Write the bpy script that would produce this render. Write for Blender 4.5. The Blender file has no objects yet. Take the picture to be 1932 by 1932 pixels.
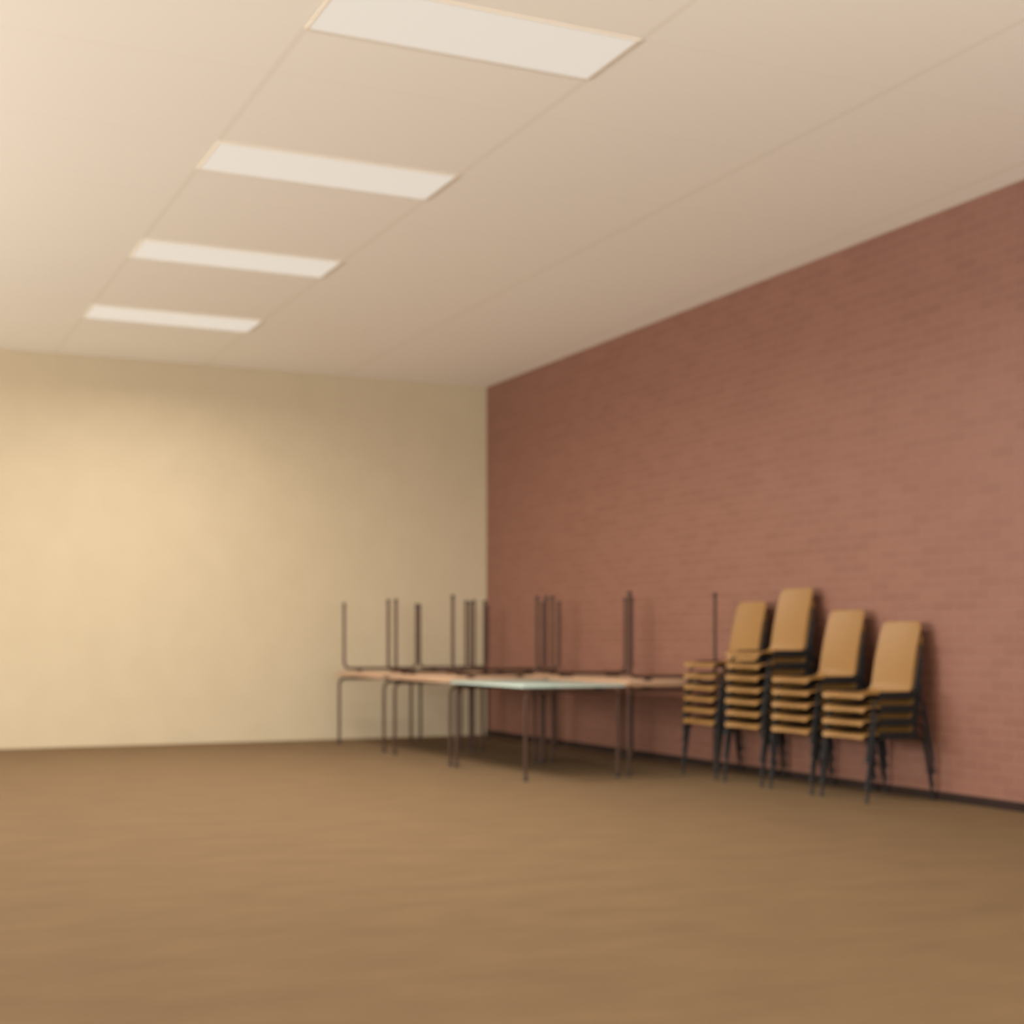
import bpy, bmesh, math
from mathutils import Vector, Matrix

C = bpy.context.scene.collection
S = bpy.context.scene
PI = math.pi

# ---------------------------------------------------------------- camera, world, lights, exposure
ROOM_H = 4.06          # ceiling height
X_LEFT = -13.5         # side wall with the windows, out of view on the left
Y_BACK = -20.0         # wall behind the camera

cam_data = bpy.data.cameras.new('camera')
cam = bpy.data.objects.new('camera', cam_data)
C.objects.link(cam)
cam.location = (-6.93, -15.671, 1.10)
cam.rotation_euler = (PI / 2, 0, -math.radians(24.845))
cam_data.sensor_width = 36.0
cam_data.lens = 36.0 * 2765.85 / 1932.0
cam_data.shift_y = (1208.7 - 966.0) / 1932.0
cam_data.clip_start = 0.05
cam_data.dof.use_dof = True            # the photograph is focused well in front of the furniture
cam_data.dof.focus_distance = 2.6
cam_data.dof.aperture_fstop = 3.6
S.camera = cam

world = bpy.data.worlds.new('daylight')
S.world = world
world.use_nodes = True
world.node_tree.nodes['Background'].inputs['Color'].default_value = (0.80, 0.86, 1.0, 1)
world.node_tree.nodes['Background'].inputs['Strength'].default_value = 0.5

S.view_settings.view_transform = 'Standard'
S.view_settings.look = 'None'
S.view_settings.gamma = 1.0
S.view_settings.exposure = 0.34
S.view_settings.use_curve_mapping = False

WINDOW_COLOR = (1.0, 0.985, 0.93)
WINDOW_POWER = 510.0
BACK_FILL_POWER = 920.0  # strength of the added ceiling fill, no known source there
LAMP_COLOR = (1.0, 0.96, 0.88)
LAMP_POWER = 72.0
LAMP_GLOW = 0.46

# two wide unseen side windows, assumed for light from the left; two made-up ones behind the camera
SIDE_WINDOWS = [(-4.0, 3.6), (-8.2, 3.6)]        # y centre, width
ADDED_BACK_WINDOWS = [(-7.2, 3.8), (-2.8, 3.8)]                      # x centre, width
SILL, HEAD = 1.1, 3.3


def area(name, loc, rot, sx, sy, power, color):
    d = bpy.data.lights.new(name, 'AREA')
    d.shape = 'RECTANGLE'
    d.size, d.size_y = sx, sy
    d.energy = power
    d.color = color
    o = bpy.data.objects.new(name, d)
    o.location = loc
    o.rotation_euler = rot
    C.objects.link(o)
    return o


for yc, w in SIDE_WINDOWS:
    area('window_daylight', (X_LEFT + 0.06, yc, (SILL + HEAD) / 2), (PI / 2, 0, -PI / 2), w - .1, HEAD - SILL - .1,
         WINDOW_POWER, WINDOW_COLOR)
# added fill, unseen behind the camera, tilted up to brighten the ceiling
area('window_daylight', (-5.0, Y_BACK + 1.2, 1.8), (PI / 2 + math.radians(35), 0, 0), 8.0, 2.4, BACK_FILL_POWER, WINDOW_COLOR)


# ---------------------------------------------------------------- materials
def lin(r, g, b):
    f = lambda c: (c / 255) / 12.92 if c / 255 <= .04045 else ((c / 255 + .055) / 1.055) ** 2.4
    return (f(r), f(g), f(b), 1)


class NT:
    def __init__(self, name):
        self.m = bpy.data.materials.new(name)
        self.m.use_nodes = True
        self.t = self.m.node_tree
        self.b = self.t.nodes['Principled BSDF']

    def n(self, kind, **kw):
        nd = self.t.nodes.new(kind)
        for k, v in kw.items():
            if hasattr(nd, k):
                setattr(nd, k, v)
            else:
                nd.inputs[k].default_value = v
        return nd

    def l(self, a, b):
        self.t.links.new(a, b)


def mottled(name, c1, c2, scale=6.0, rough=.6, bump=.0, bump_scale=80.0, metallic=0.0, stretch=(1, 1, 1), detail=3.0,
            spec=.5):
    t = NT(name)
    tc = t.n('ShaderNodeTexCoord')
    mp = t.n('ShaderNodeMapping')
    mp.inputs['Scale'].default_value = stretch
    t.l(tc.outputs['Object'], mp.inputs['Vector'])
    nz = t.n('ShaderNodeTexNoise')
    nz.inputs['Scale'].default_value = scale
    nz.inputs['Detail'].default_value = detail
    t.l(mp.outputs['Vector'], nz.inputs['Vector'])
    rp = t.n('ShaderNodeValToRGB')
    rp.color_ramp.elements[0].position = .3
    rp.color_ramp.elements[1].position = .7
    rp.color_ramp.elements[0].color = c1
    rp.color_ramp.elements[1].color = c2
    t.l(nz.outputs['Fac'], rp.inputs['Fac'])
    t.l(rp.outputs['Color'], t.b.inputs['Base Color'])
    t.b.inputs['Roughness'].default_value = rough
    t.b.inputs['Metallic'].default_value = metallic
    t.b.inputs['Specular IOR Level'].default_value = spec
    if bump:
        n2 = t.n('ShaderNodeTexNoise')
        n2.inputs['Scale'].default_value = bump_scale
        t.l(mp.outputs['Vector'], n2.inputs['Vector'])
        bp = t.n('ShaderNodeBump')
        bp.inputs['Strength'].default_value = bump
        bp.inputs['Distance'].default_value = .004
        t.l(n2.outputs['Fac'], bp.inputs['Height'])
        t.l(bp.outputs['Normal'], t.b.inputs['Normal'])
    return t.m


def brick_material():
    t = NT('red_brick')
    tc = t.n('ShaderNodeTexCoord')
    sp = t.n('ShaderNodeSeparateXYZ')
    cb = t.n('ShaderNodeCombineXYZ')
    t.l(tc.outputs['Object'], sp.inputs['Vector'])
    t.l(sp.outputs['Y'], cb.inputs['X'])
    t.l(sp.outputs['Z'], cb.inputs['Y'])
    bk = t.n('ShaderNodeTexBrick')
    bk.offset = .5
    bk.inputs['Scale'].default_value = 1.0
    bk.inputs['Brick Width'].default_value = .225
    bk.inputs['Row Height'].default_value = .0765
    bk.inputs['Mortar Size'].default_value = .006
    bk.inputs['Mortar Smooth'].default_value = .3
    bk.inputs['Bias'].default_value = 0.0
    bk.inputs['Color1'].default_value = BRICK_A
    bk.inputs['Color2'].default_value = BRICK_B
    bk.inputs['Mortar'].default_value = BRICK_M
    t.l(cb.outputs['Vector'], bk.inputs['Vector'])
    t.l(bk.outputs['Color'], t.b.inputs['Base Color'])
    t.b.inputs['Roughness'].default_value = .55
    t.b.inputs['IOR'].default_value = 1.5
    bp = t.n('ShaderNodeBump')
    bp.inputs['Strength'].default_value = .5
    bp.inputs['Distance'].default_value = .006
    bp.invert = True
    t.l(bk.outputs['Fac'], bp.inputs['Height'])
    t.l(bp.outputs['Normal'], t.b.inputs['Normal'])
    return t.m


def ceiling_material():
    # large pale panels, laid in rows 1.54 m wide (the length of a light), faint joints
    t = NT('ceiling_panels')
    tc = t.n('ShaderNodeTexCoord')
    sp = t.n('ShaderNodeSeparateXYZ')
    t.l(tc.outputs['Object'], sp.inputs['Vector'])
    fac = []
    for axis, pitch, off, w in (('X', 1.541, 3.318, .018), ('Y', 1.1635, 7.061, .004)):
        a = t.n('ShaderNodeMath', operation='ADD')
        a.inputs[1].default_value = off + pitch * 40
        t.l(sp.outputs[axis], a.inputs[0])
        m = t.n('ShaderNodeMath', operation='PINGPONG')
        m.inputs[1].default_value = pitch / 2
        t.l(a.outputs[0], m.inputs[0])
        c = t.n('ShaderNodeMath', operation='LESS_THAN')
        c.inputs[1].default_value = w
        t.l(m.outputs[0], c.inputs[0])
        fac.append(c)
    mx = t.n('ShaderNodeMath', operation='MAXIMUM')
    t.l(fac[0].outputs[0], mx.inputs[0])
    t.l(fac[1].outputs[0], mx.inputs[1])
    col = t.n('ShaderNodeMix', data_type='RGBA')
    col.inputs['A'].default_value = CEILING_C
    col.inputs['B'].default_value = CEILING_J
    t.l(mx.outputs[0], col.inputs['Factor'])
    t.l(col.outputs['Result'], t.b.inputs['Base Color'])
    t.b.inputs['Roughness'].default_value = .9
    t.b.inputs['Specular IOR Level'].default_value = .1
    return t.m


def glow_material(name, color, strength):
    t = NT(name)
    t.b.inputs['Base Color'].default_value = (.25, .25, .24, 1)
    t.b.inputs['Roughness'].default_value = .5
    t.b.inputs['Emission Color'].default_value = color
    t.b.inputs['Emission Strength'].default_value = strength
    return t.m


BRICK_A = lin(109, 69, 54)
BRICK_B = lin(115, 75, 60)
BRICK_M = lin(120, 83, 67)
CEILING_C = lin(240, 237, 229)
CEILING_J = lin(234, 230, 220)

M = {
    'wall': mottled('cream_plaster', lin(172, 156, 130), lin(175, 159, 133), 3.0, .85, .05, 60.0, spec=.15),
    'brick': brick_material(),
    'ceiling': ceiling_material(),
    'floor': mottled('tan_carpet', lin(102, 81, 58), lin(109, 87, 62), 2.2, .95, .25, 220.0, stretch=(1, 2.2, 1), spec=.1),
    'shade_base': mottled('dark_shade_skirting', lin(34, 23, 19), lin(40, 28, 23), 8.0, .8, spec=.15),
    'trim': mottled('painted_trim', lin(214, 196, 166), lin(220, 202, 172), 5.0, .6),
    'ivory_metal': mottled('ivory_metal', lin(226, 214, 196), lin(230, 219, 202), 5.0, .5),
    'diffuser': glow_material('light_diffuser', (1.0, .91, .79, 1), LAMP_GLOW),
    'white_laminate': mottled('white_laminate', lin(152, 166, 156), lin(158, 172, 162), 4.0, .3),
    'board': mottled('brown_board', lin(160, 128, 100), lin(168, 136, 108), 9.0, .6, stretch=(4, 1, 1)),
    'edge': mottled('wood_edge', lin(150, 118, 92), lin(158, 126, 100), 20.0, .5),
    'leg_metal': mottled('dark_steel', lin(58, 38, 28), lin(64, 43, 32), 30.0, .6, spec=.2),
    'black_metal': mottled('black_steel', lin(20, 18, 17), lin(25, 22, 21), 30.0, .6, spec=.2),
    'rubber': mottled('black_rubber', lin(18, 17, 16), lin(24, 22, 20), 30.0, .8),
    'shell': mottled('ochre_shell', lin(122, 87, 44), lin(128, 92, 47), 14.0, .42, stretch=(1, 4, 4)),
}
gl = NT('window_glass')
gl.b.inputs['Base Color'].default_value = (.9, .95, .95, 1)
gl.b.inputs['Roughness'].default_value = .05
gl.b.inputs['Transmission Weight'].default_value = 1.0
M['glass'] = gl.m


# ---------------------------------------------------------------- mesh helpers
def add_box(bm, lo, hi, bevel=0.0, seg=2):
    r = bmesh.ops.create_cube(bm, size=1.0)
    vs = r['verts']
    for v in vs:
        v.co = Vector([lo[i] + (v.co[i] + .5) * (hi[i] - lo[i]) for i in range(3)])
    if bevel:
        es = list({e for v in vs for e in v.link_edges})
        bmesh.ops.bevel(bm, geom=es, offset=bevel, segments=seg, profile=.5, affect='EDGES')
    return bm


def bx(lo, hi, bevel=0.0, seg=2):
    return add_box(bmesh.new(), lo, hi, bevel, seg)


def add_tube(bm, pts, r, seg=10, caps=True):
    pts = [Vector(p) for p in pts]
    rings = []
    up = None
    for i, p in enumerate(pts):
        if i == 0:
            d = (pts[1] - p).normalized()
        elif i == len(pts) - 1:
            d = (p - pts[i - 1]).normalized()
        else:
            d = ((p - pts[i - 1]).normalized() + (pts[i + 1] - p).normalized()).normalized()
        if up is None:
            up = Vector((0, 0, 1)) if abs(d.z) < .9 else Vector((1, 0, 0))
        a = d.cross(up).normalized()
        b = a.cross(d).normalized()
        up = b
        rings.append([bm.verts.new(p + a * (r * math.cos(2 * PI * k / seg)) + b * (r * math.sin(2 * PI * k / seg)))
                      for k in range(seg)])
    for q, s in zip(rings, rings[1:]):
        for k in range(seg):
            bm.faces.new((q[k], q[(k + 1) % seg], s[(k + 1) % seg], s[k]))
    if caps:
        bm.faces.new(list(reversed(rings[0])))
        bm.faces.new(rings[-1])
    return bm


def arc(p0, corner, p1, n=6):
    """quadratic bend from p0 to p1 around the corner point"""
    p0, corner, p1 = Vector(p0), Vector(corner), Vector(p1)
    out = []
    for i in range(n + 1):
        t = i / n
        out.append(p0 * (1 - t) ** 2 + corner * (2 * t * (1 - t)) + p1 * t ** 2)
    return out


def obj(name, bm, mat, parent=None, smooth=True):
    bmesh.ops.recalc_face_normals(bm, faces=bm.faces)
    me = bpy.data.meshes.new(name)
    bm.to_mesh(me)
    bm.free()
    if smooth:
        for p in me.polygons:
            p.use_smooth = True
        me.set_sharp_from_angle(angle=math.radians(38))
    me.materials.append(mat)
    o = bpy.data.objects.new(name, me)
    C.objects.link(o)
    o.parent = parent
    return o


def struct(name, bm, mat, smooth=False):
    o = obj(name, bm, mat, None, smooth)
    o['kind'] = 'structure'
    return o


def thing(name, label, cat, loc=(0, 0, 0), rotz=0.0, group=None):
    o = bpy.data.objects.new(name, None)
    o.empty_display_size = .1
    C.objects.link(o)
    o.location = loc
    o.rotation_euler = (0, 0, rotz)
    o['label'] = label
    o['category'] = cat
    if group:
        o['group'] = group
    return o


def dup(root, loc, rot, label):
    r = root.copy()
    C.objects.link(r)
    r.location = loc
    r.rotation_euler = rot
    r['label'] = label
    for ch in list(root.children):
        c = ch.copy()
        C.objects.link(c)
        c.parent = r
        for g in list(ch.children):
            d = g.copy()
            C.objects.link(d)
            d.parent = c
    return r


# ---------------------------------------------------------------- room
T = .15
struct('floor', bx((X_LEFT - T, Y_BACK - T, -.1), (T, T, 0)), M['floor'])
struct('ceiling', bx((X_LEFT - T, Y_BACK - T, ROOM_H), (T, T, ROOM_H + .1)), M['ceiling'])
struct('wall_far', bx((X_LEFT - T, 0, 0), (T, T, ROOM_H)), M['wall'])
struct('wall_right', bx((0, Y_BACK - T, 0), (T, 0, ROOM_H)), M['brick'])


def wall_with_windows(name, along, fixed0, fixed1, a0, a1, windows):
    bm = bmesh.new()

    def piece(u0, u1, z0, z1):
        if along == 'y':
            add_box(bm, (fixed0, u0, z0), (fixed1, u1, z1))
        else:
            add_box(bm, (u0, fixed0, z0), (u1, fixed1, z1))
    cur = a0
    for c, w in sorted(windows):
        piece(cur, c - w / 2, 0, ROOM_H)
        piece(c - w / 2, c + w / 2, 0, SILL)
        piece(c - w / 2, c + w / 2, HEAD, ROOM_H)
        cur = c + w / 2
    piece(cur, a1, 0, ROOM_H)
    return struct(name, bm, M['wall'])


wall_with_windows('wall_left', 'y', X_LEFT - T, X_LEFT, Y_BACK, 0, SIDE_WINDOWS)
wall_with_windows('wall_back', 'x', Y_BACK - T, Y_BACK, X_LEFT - T, 0, ADDED_BACK_WINDOWS)
nwin = 0
for along, wins in (('y', SIDE_WINDOWS), ('x', ADDED_BACK_WINDOWS)):
    for c, w in wins:
        nwin += 1

        def P(u0, u1, d0, d1, z0, z1):
            if along == 'y':
                return (X_LEFT - d1, u0, z0), (X_LEFT - d0, u1, z1)
            return (u0, Y_BACK - d1, z0), (u1, Y_BACK - d0, z1)
        bm = bmesh.new()
        u0, u1 = c - w / 2, c + w / 2
        for a0, a1, z0, z1 in ((u0, u0 + .06, SILL, HEAD), (u1 - .06, u1, SILL, HEAD), (c - .03, c + .03, SILL, HEAD),
                               (u0, u1, SILL, SILL + .06), (u0, u1, HEAD - .06, HEAD)):
            add_box(bm, *P(a0, a1, .04, .10, z0, z1))
        wo = struct('window_%d' % nwin, bm, M['trim'])  # the back pair is made up, to go with the ceiling fill
        g = obj('window_glass', bx(*P(u0 + .03, u1 - .03, .065, .075, SILL + .03, HEAD - .03)), M['glass'], wo, False)

struct('shade_baseboard_right', bx((-.012, Y_BACK, 0), (0, 0, .06), .004, 1), M['shade_base'])  # assumed baseboard, added dark to stand in for contact shade at the wall foot

# ---------------------------------------------------------------- ceiling lights
L_W, L_D = 1.541, .567


def ceiling_light(loc, label):
    t = thing('ceiling_light', label, 'light', loc, 0, 'row of rectangular ceiling lights')
    fr = bmesh.new()
    a, b, k = L_W / 2, L_D / 2, .014
    for lo, hi in (((-a, -b, -.005), (a, -b + k, 0)), ((-a, b - k, -.005), (a, b, 0)),
                   ((-a, -b + k, -.005), (-a + k, b - k, 0)), ((a - k, -b + k, -.005), (a, b - k, 0))):
        add_box(fr, lo, hi)
    obj('frame', fr, M['ivory_metal'], t, False)
    obj('diffuser', bx((-a + k, -b + k, -.005), (a - k, b - k, -.001)), M['diffuser'], t, False)
    d = bpy.data.lights.new('lamp', 'AREA')
    d.shape = 'RECTANGLE'
    d.size, d.size_y = L_W - .1, L_D - .1
    d.energy = LAMP_POWER
    d.color = LAMP_COLOR
    d.spread = math.radians(165)
    lo = bpy.data.objects.new('lamp', d)
    lo.location = (0, 0, -.016)
    lo.parent = t
    C.objects.link(lo)
    return t


LIGHT_X = -3.318 - L_W / 2
LIGHT_Y0 = -7.061 + L_D / 2
light_labels = {
    0: 'rectangular ceiling light panel nearest the camera, at the top edge of the picture',
    1: 'rectangular glowing ceiling light panel, second from the camera in the row of four',
    2: 'rectangular glowing ceiling light panel, third from the camera in the row of four',
    3: 'rectangular glowing ceiling light panel closest to the cream far wall, smallest in view',
}
for k in (0, 1, 2, 3):
    ceiling_light((LIGHT_X, LIGHT_Y0 + (k - 1) * 2.327, ROOM_H), light_labels[k])

# ---------------------------------------------------------------- tables
T_L, T_W, T_H, T_T = 1.50, .90, .75, .021       # along the brick wall, across, height, thickness
LEG_R = .0145


def make_table(top_mat, edge_mat, label, group):
    t = thing('rectangular_table', label, 'table', (0, 0, 0), 0, group)
    hx, hy = T_W / 2, T_L / 2
    top = obj('tabletop', bx((-hx + .004, -hy + .004, T_H - T_T), (hx - .004, hy - .004, T_H), .003, 2), top_mat, t)
    eb = bmesh.new()
    z0, z1 = T_H - T_T + .002, T_H - .002
    add_box(eb, (-hx, -hy, z0), (hx, -hy + .006, z1), .002, 1)
    add_box(eb, (-hx, hy - .006, z0), (hx, hy, z1), .002, 1)
    add_box(eb, (-hx, -hy + .006, z0), (-hx + .006, hy - .006, z1), .002, 1)
    add_box(eb, (hx - .006, -hy + .006, z0), (hx, hy - .006, z1), .002, 1)
    obj('edge_band', eb, edge_mat, top)
    lx, ly, bz, rc = .41, .70, T_H - T_T - .032, .075
    for sy in (-1, 1):
        for sx in (-1, 1):
            lg = bmesh.new()
            pts = [(sx * lx, sy * ly, .012), (sx * lx, sy * ly, bz - rc)] + \
                arc((sx * lx, sy * ly, bz - rc), (sx * lx, sy * ly, bz), (sx * (lx - rc), sy * ly, bz))[1:]
            add_tube(lg, pts, LEG_R)
            leg = obj('leg', lg, M['leg_metal'], t)
            ft = bmesh.new()
            add_tube(ft, [(sx * lx, sy * ly, 0), (sx * lx, sy * ly, .03)], LEG_R + .003)
            obj('rubber_foot', ft, M['rubber'], leg)
        rl = bmesh.new()
        add_tube(rl, [(-lx + rc, sy * ly, bz), (lx - rc, sy * ly, bz)], LEG_R)
        obj('cross_rail', rl, M['leg_metal'], t)
        for sx in (-.24, .24):
            obj('bracket', bx((sx - .03, sy * ly - .022, bz - .004), (sx + .03, sy * ly + .022, T_H - T_T), .003, 1),
                M['leg_metal'], t)
    return t


AX, BX = -1.61, -.645                       # row centres: room side and brick wall side
AY = (-4.62, -3.08, -1.37)                  # near, middle, far
BY = (-4.55, -2.98, -1.28)
g_low = 'tables standing on their legs'
g_up = 'tables turned upside down on other tables'
white = make_table(M['white_laminate'], M['white_laminate'], 'bare table standing upright with a shining white top, nearest corner of the cluster', g_low)
white.location = (AX, AY[0], 0)
brown = make_table(M['board'], M['edge'], 'upright table just beyond the bare white-topped one, under an upturned table', g_low)
brown.location = (AX, AY[1], 0)
low_labels = {
    ('A', 2): 'upright table of the room-side row nearest the cream far wall, under an upturned table',
    ('B', 0): 'upright table between the bare white-topped table and the brick wall',
    ('B', 1): 'upright table against the brick wall, middle of the wall-side row',
    ('B', 2): 'upright table in the corner where brick and cream walls meet',
}
up_labels = {
    ('A', 1): 'upturned table with legs in the air just beyond the bare white-topped one',
    ('A', 2): 'upturned table with legs in the air, leftmost of the cluster before the cream wall',
    ('B', 0): 'upturned table with legs in the air beside the chair stacks at the brick wall',
    ('B', 1): 'upturned table with legs in the air, middle of the row along the brick wall',
    ('B', 2): 'upturned table with legs in the air in the corner of the two walls',
}
for (row, i), lab in low_labels.items():
    x, y = (AX, AY[i]) if row == 'A' else (BX, BY[i])
    dup(brown, (x, y, 0), (0, 0, 0), lab)
# upturned tables: small offsets from the one underneath
up_off = {('A', 1): (.0, -.04, .4), ('A', 2): (.01, -.12, -.5), ('B', 0): (.0, .0, .3), ('B', 1): (.0, -.05, -.4), ('B', 2): (.0, .02, .3)}
for (row, i), lab in up_labels.items():
    x, y = (AX, AY[i]) if row == 'A' else (BX, BY[i])
    dx, dy, rz = up_off[(row, i)]
    u = dup(brown, (x + dx, y + dy, 2 * T_H + .001), (0, PI, math.radians(rz)), lab)
    u['group'] = g_up


# ---------------------------------------------------------------- stacking chairs
def profile():
    """side view of the one-piece shell, front lip to top of the back: (x, z, half width)"""
    p = [(-.286, .431, .205), (-.289, .439, .222), (-.284, .449, .230), (-.272, .456, .234), (-.24, .461, .236), (-.18, .459, .236),
         (-.10, .455, .235), (-.02, .453, .232), (.04, .454, .228), (.08, .459, .224), (.105, .470, .220), (.122, .488, .216),
         (.132, .510, .213)]
    for i in range(1, 13):
        t = i / 12
        x = .132 + .098 * t + .010 * math.sin(PI * t) * -1
        z = .510 + .45 * t
        w = .213 - .006 * t
        d = (1 - t) * .45                     # distance from the top edge
        rr = .055
        if d < rr:
            w = w - rr + math.sqrt(max(0, rr * rr - (rr - d) ** 2))
        p.append((x, z, w))
        if i == 11:
            for d in (.026, .015, .006):
                t2 = 1 - d / .45
                p.append((.132 + .098 * t2 - .010 * math.sin(PI * t2), .510 + .45 * t2,
                          .2072 - rr + math.sqrt(rr * rr - (rr - d) ** 2)))
    return p


def shell_mesh(prof, curve_from=0.0):
    """loft across the width and give it thickness"""
    N = 12
    bm = bmesh.new()
    th = .011
    front, back = [], []
    for i, (x, z, w) in enumerate(prof):
        a = prof[max(0, i - 1)]
        b = prof[min(len(prof) - 1, i + 1)]
        d = Vector((b[0] - a[0], 0, b[1] - a[1])).normalized()
        nrm = Vector((-d.z, 0, d.x))          # towards the sitter
        f, k = [], []
        for j in range(N + 1):
            u = -1 + 2 * j / N
            y = u * w
            lift = .012 * u * u               # edges slightly raised towards the sitter
            c = Vector((x, y, z)) + nrm * lift
            f.append(bm.verts.new(c))
            k.append(bm.verts.new(c - nrm * th))
        front.append(f)
        back.append(k)
    n = len(prof)
    for i in range(n - 1):
        for j in range(N):
            bm.faces.new((front[i][j], front[i][j + 1], front[i + 1][j + 1], front[i + 1][j]))
            bm.faces.new((back[i][j], back[i + 1][j], back[i + 1][j + 1], back[i][j + 1]))
        for j in (0, N):
            bm.faces.new((front[i][j], front[i + 1][j], back[i + 1][j], back[i][j]))
    for i in (0, n - 1):
        for j in range(N):
            bm.faces.new((front[i][j], back[i][j], back[i][j + 1], front[i][j + 1]))
    return bm


def make_chair(label, group):
    t = thing('stacking_chair', label, 'chair', (0, 0, 0), 0, group)
    p = profile()
    obj('seat', shell_mesh(p[:11]), M['shell'], t)
    obj('backrest', shell_mesh(p[10:]), M['shell'], t)
    r, yy, rz = .0095, .248, .432
    ff, ft, rt, rf = -.285, -.215, .195, .285      # front foot, front top, rear top, rear foot (x)
    for s in (-1, 1):
        y = s * yy
        # front leg with its bend into the side rail
        fl = bmesh.new()
        k = .05
        pa = Vector((ft, y, rz))
        da = (Vector((ff, y, 0)) - pa).normalized()
        pts = [(ff, y, .006)] + arc(pa + da * k, pa, pa + Vector((k, 0, 0)))
        add_tube(fl, pts, r)
        a = obj('leg', fl, M['black_metal'], t)
        g = bmesh.new()
        add_tube(g, [(ff + .0005, y, 0), (ff - .004 + .006, y, .03)], r + .003)
        obj('foot_cap', g, M['rubber'], a)
        rl = bmesh.new()
        pb = Vector((rt, y, rz))
        db = (Vector((rf, y, 0)) - pb).normalized()
        pts = arc(pb - Vector((k, 0, 0)), pb, pb + db * k) + [Vector((rf, y, .006))]
        add_tube(rl, pts, r)
        a = obj('leg', rl, M['black_metal'], t)
        g = bmesh.new()
        add_tube(g, [(rf, y, 0), (rf - .011, y, .03)], r + .003)
        obj('foot_cap', g, M['rubber'], a)
        sr = bmesh.new()
        add_box(sr, (ft + k - .01, y - s * .004 - .005, rz - .006), (rt - k + .01, y - s * .004 + .005, rz + .046), .003, 1)
        obj('side_rail', sr, M['black_metal'], t)
        # upright beside the back
        up = bmesh.new()
        yu = s * .228
        pts = [(.06, yu + s * .015, rz), (.10, yu, rz + .004)] + [(.128 + .012, yu, .50), (.150, yu, .56), (.197, yu, .80)]
        add_tube(up, pts, r * .9)
        obj('back_upright', up, M['black_metal'], t)
    for x in (-.15, .06):
        obj('cross_bar', add_tube(bmesh.new(), [(x, -yy, rz), (x, yy, rz)], r * .9), M['black_metal'], t)
    return t


CHX = -.322
PITCH = .0915
stacks = [(-5.60, 6, 'far left'), (-6.22, 7, 'tallest'), (-6.84, 5, 'third'), (-7.46, 4, 'lowest')]
where = ['of the stack right beside the tables', 'of the tallest stack by the brick wall',
         'of the third stack from the tables', 'of the lowest stack, farthest right']
nth = ['bottom', 'second from the bottom', 'third from the bottom', 'fourth from the bottom', 'fifth from the bottom', 'sixth from the bottom']
proto = None
for s, (y, n, _) in enumerate(stacks):
    for k in range(n):
        pos = 'topmost' if k == n - 1 else nth[k]
        lab = 'ochre stacking chair, ' + pos + ' ' + where[s]
        grp = 'chairs stacked along the brick wall'
        jit = .006 * math.sin(3.1 * k + 1.7 * s) if k else 0.0
        loc = (CHX + .0015 * k, y + jit, k * PITCH)
        if proto is None:
            proto = make_chair(lab, grp)
            proto.location = loc
        else:
            dup(proto, loc, (0, 0, math.radians(.5 * math.sin(2.3 * k + s))), lab)
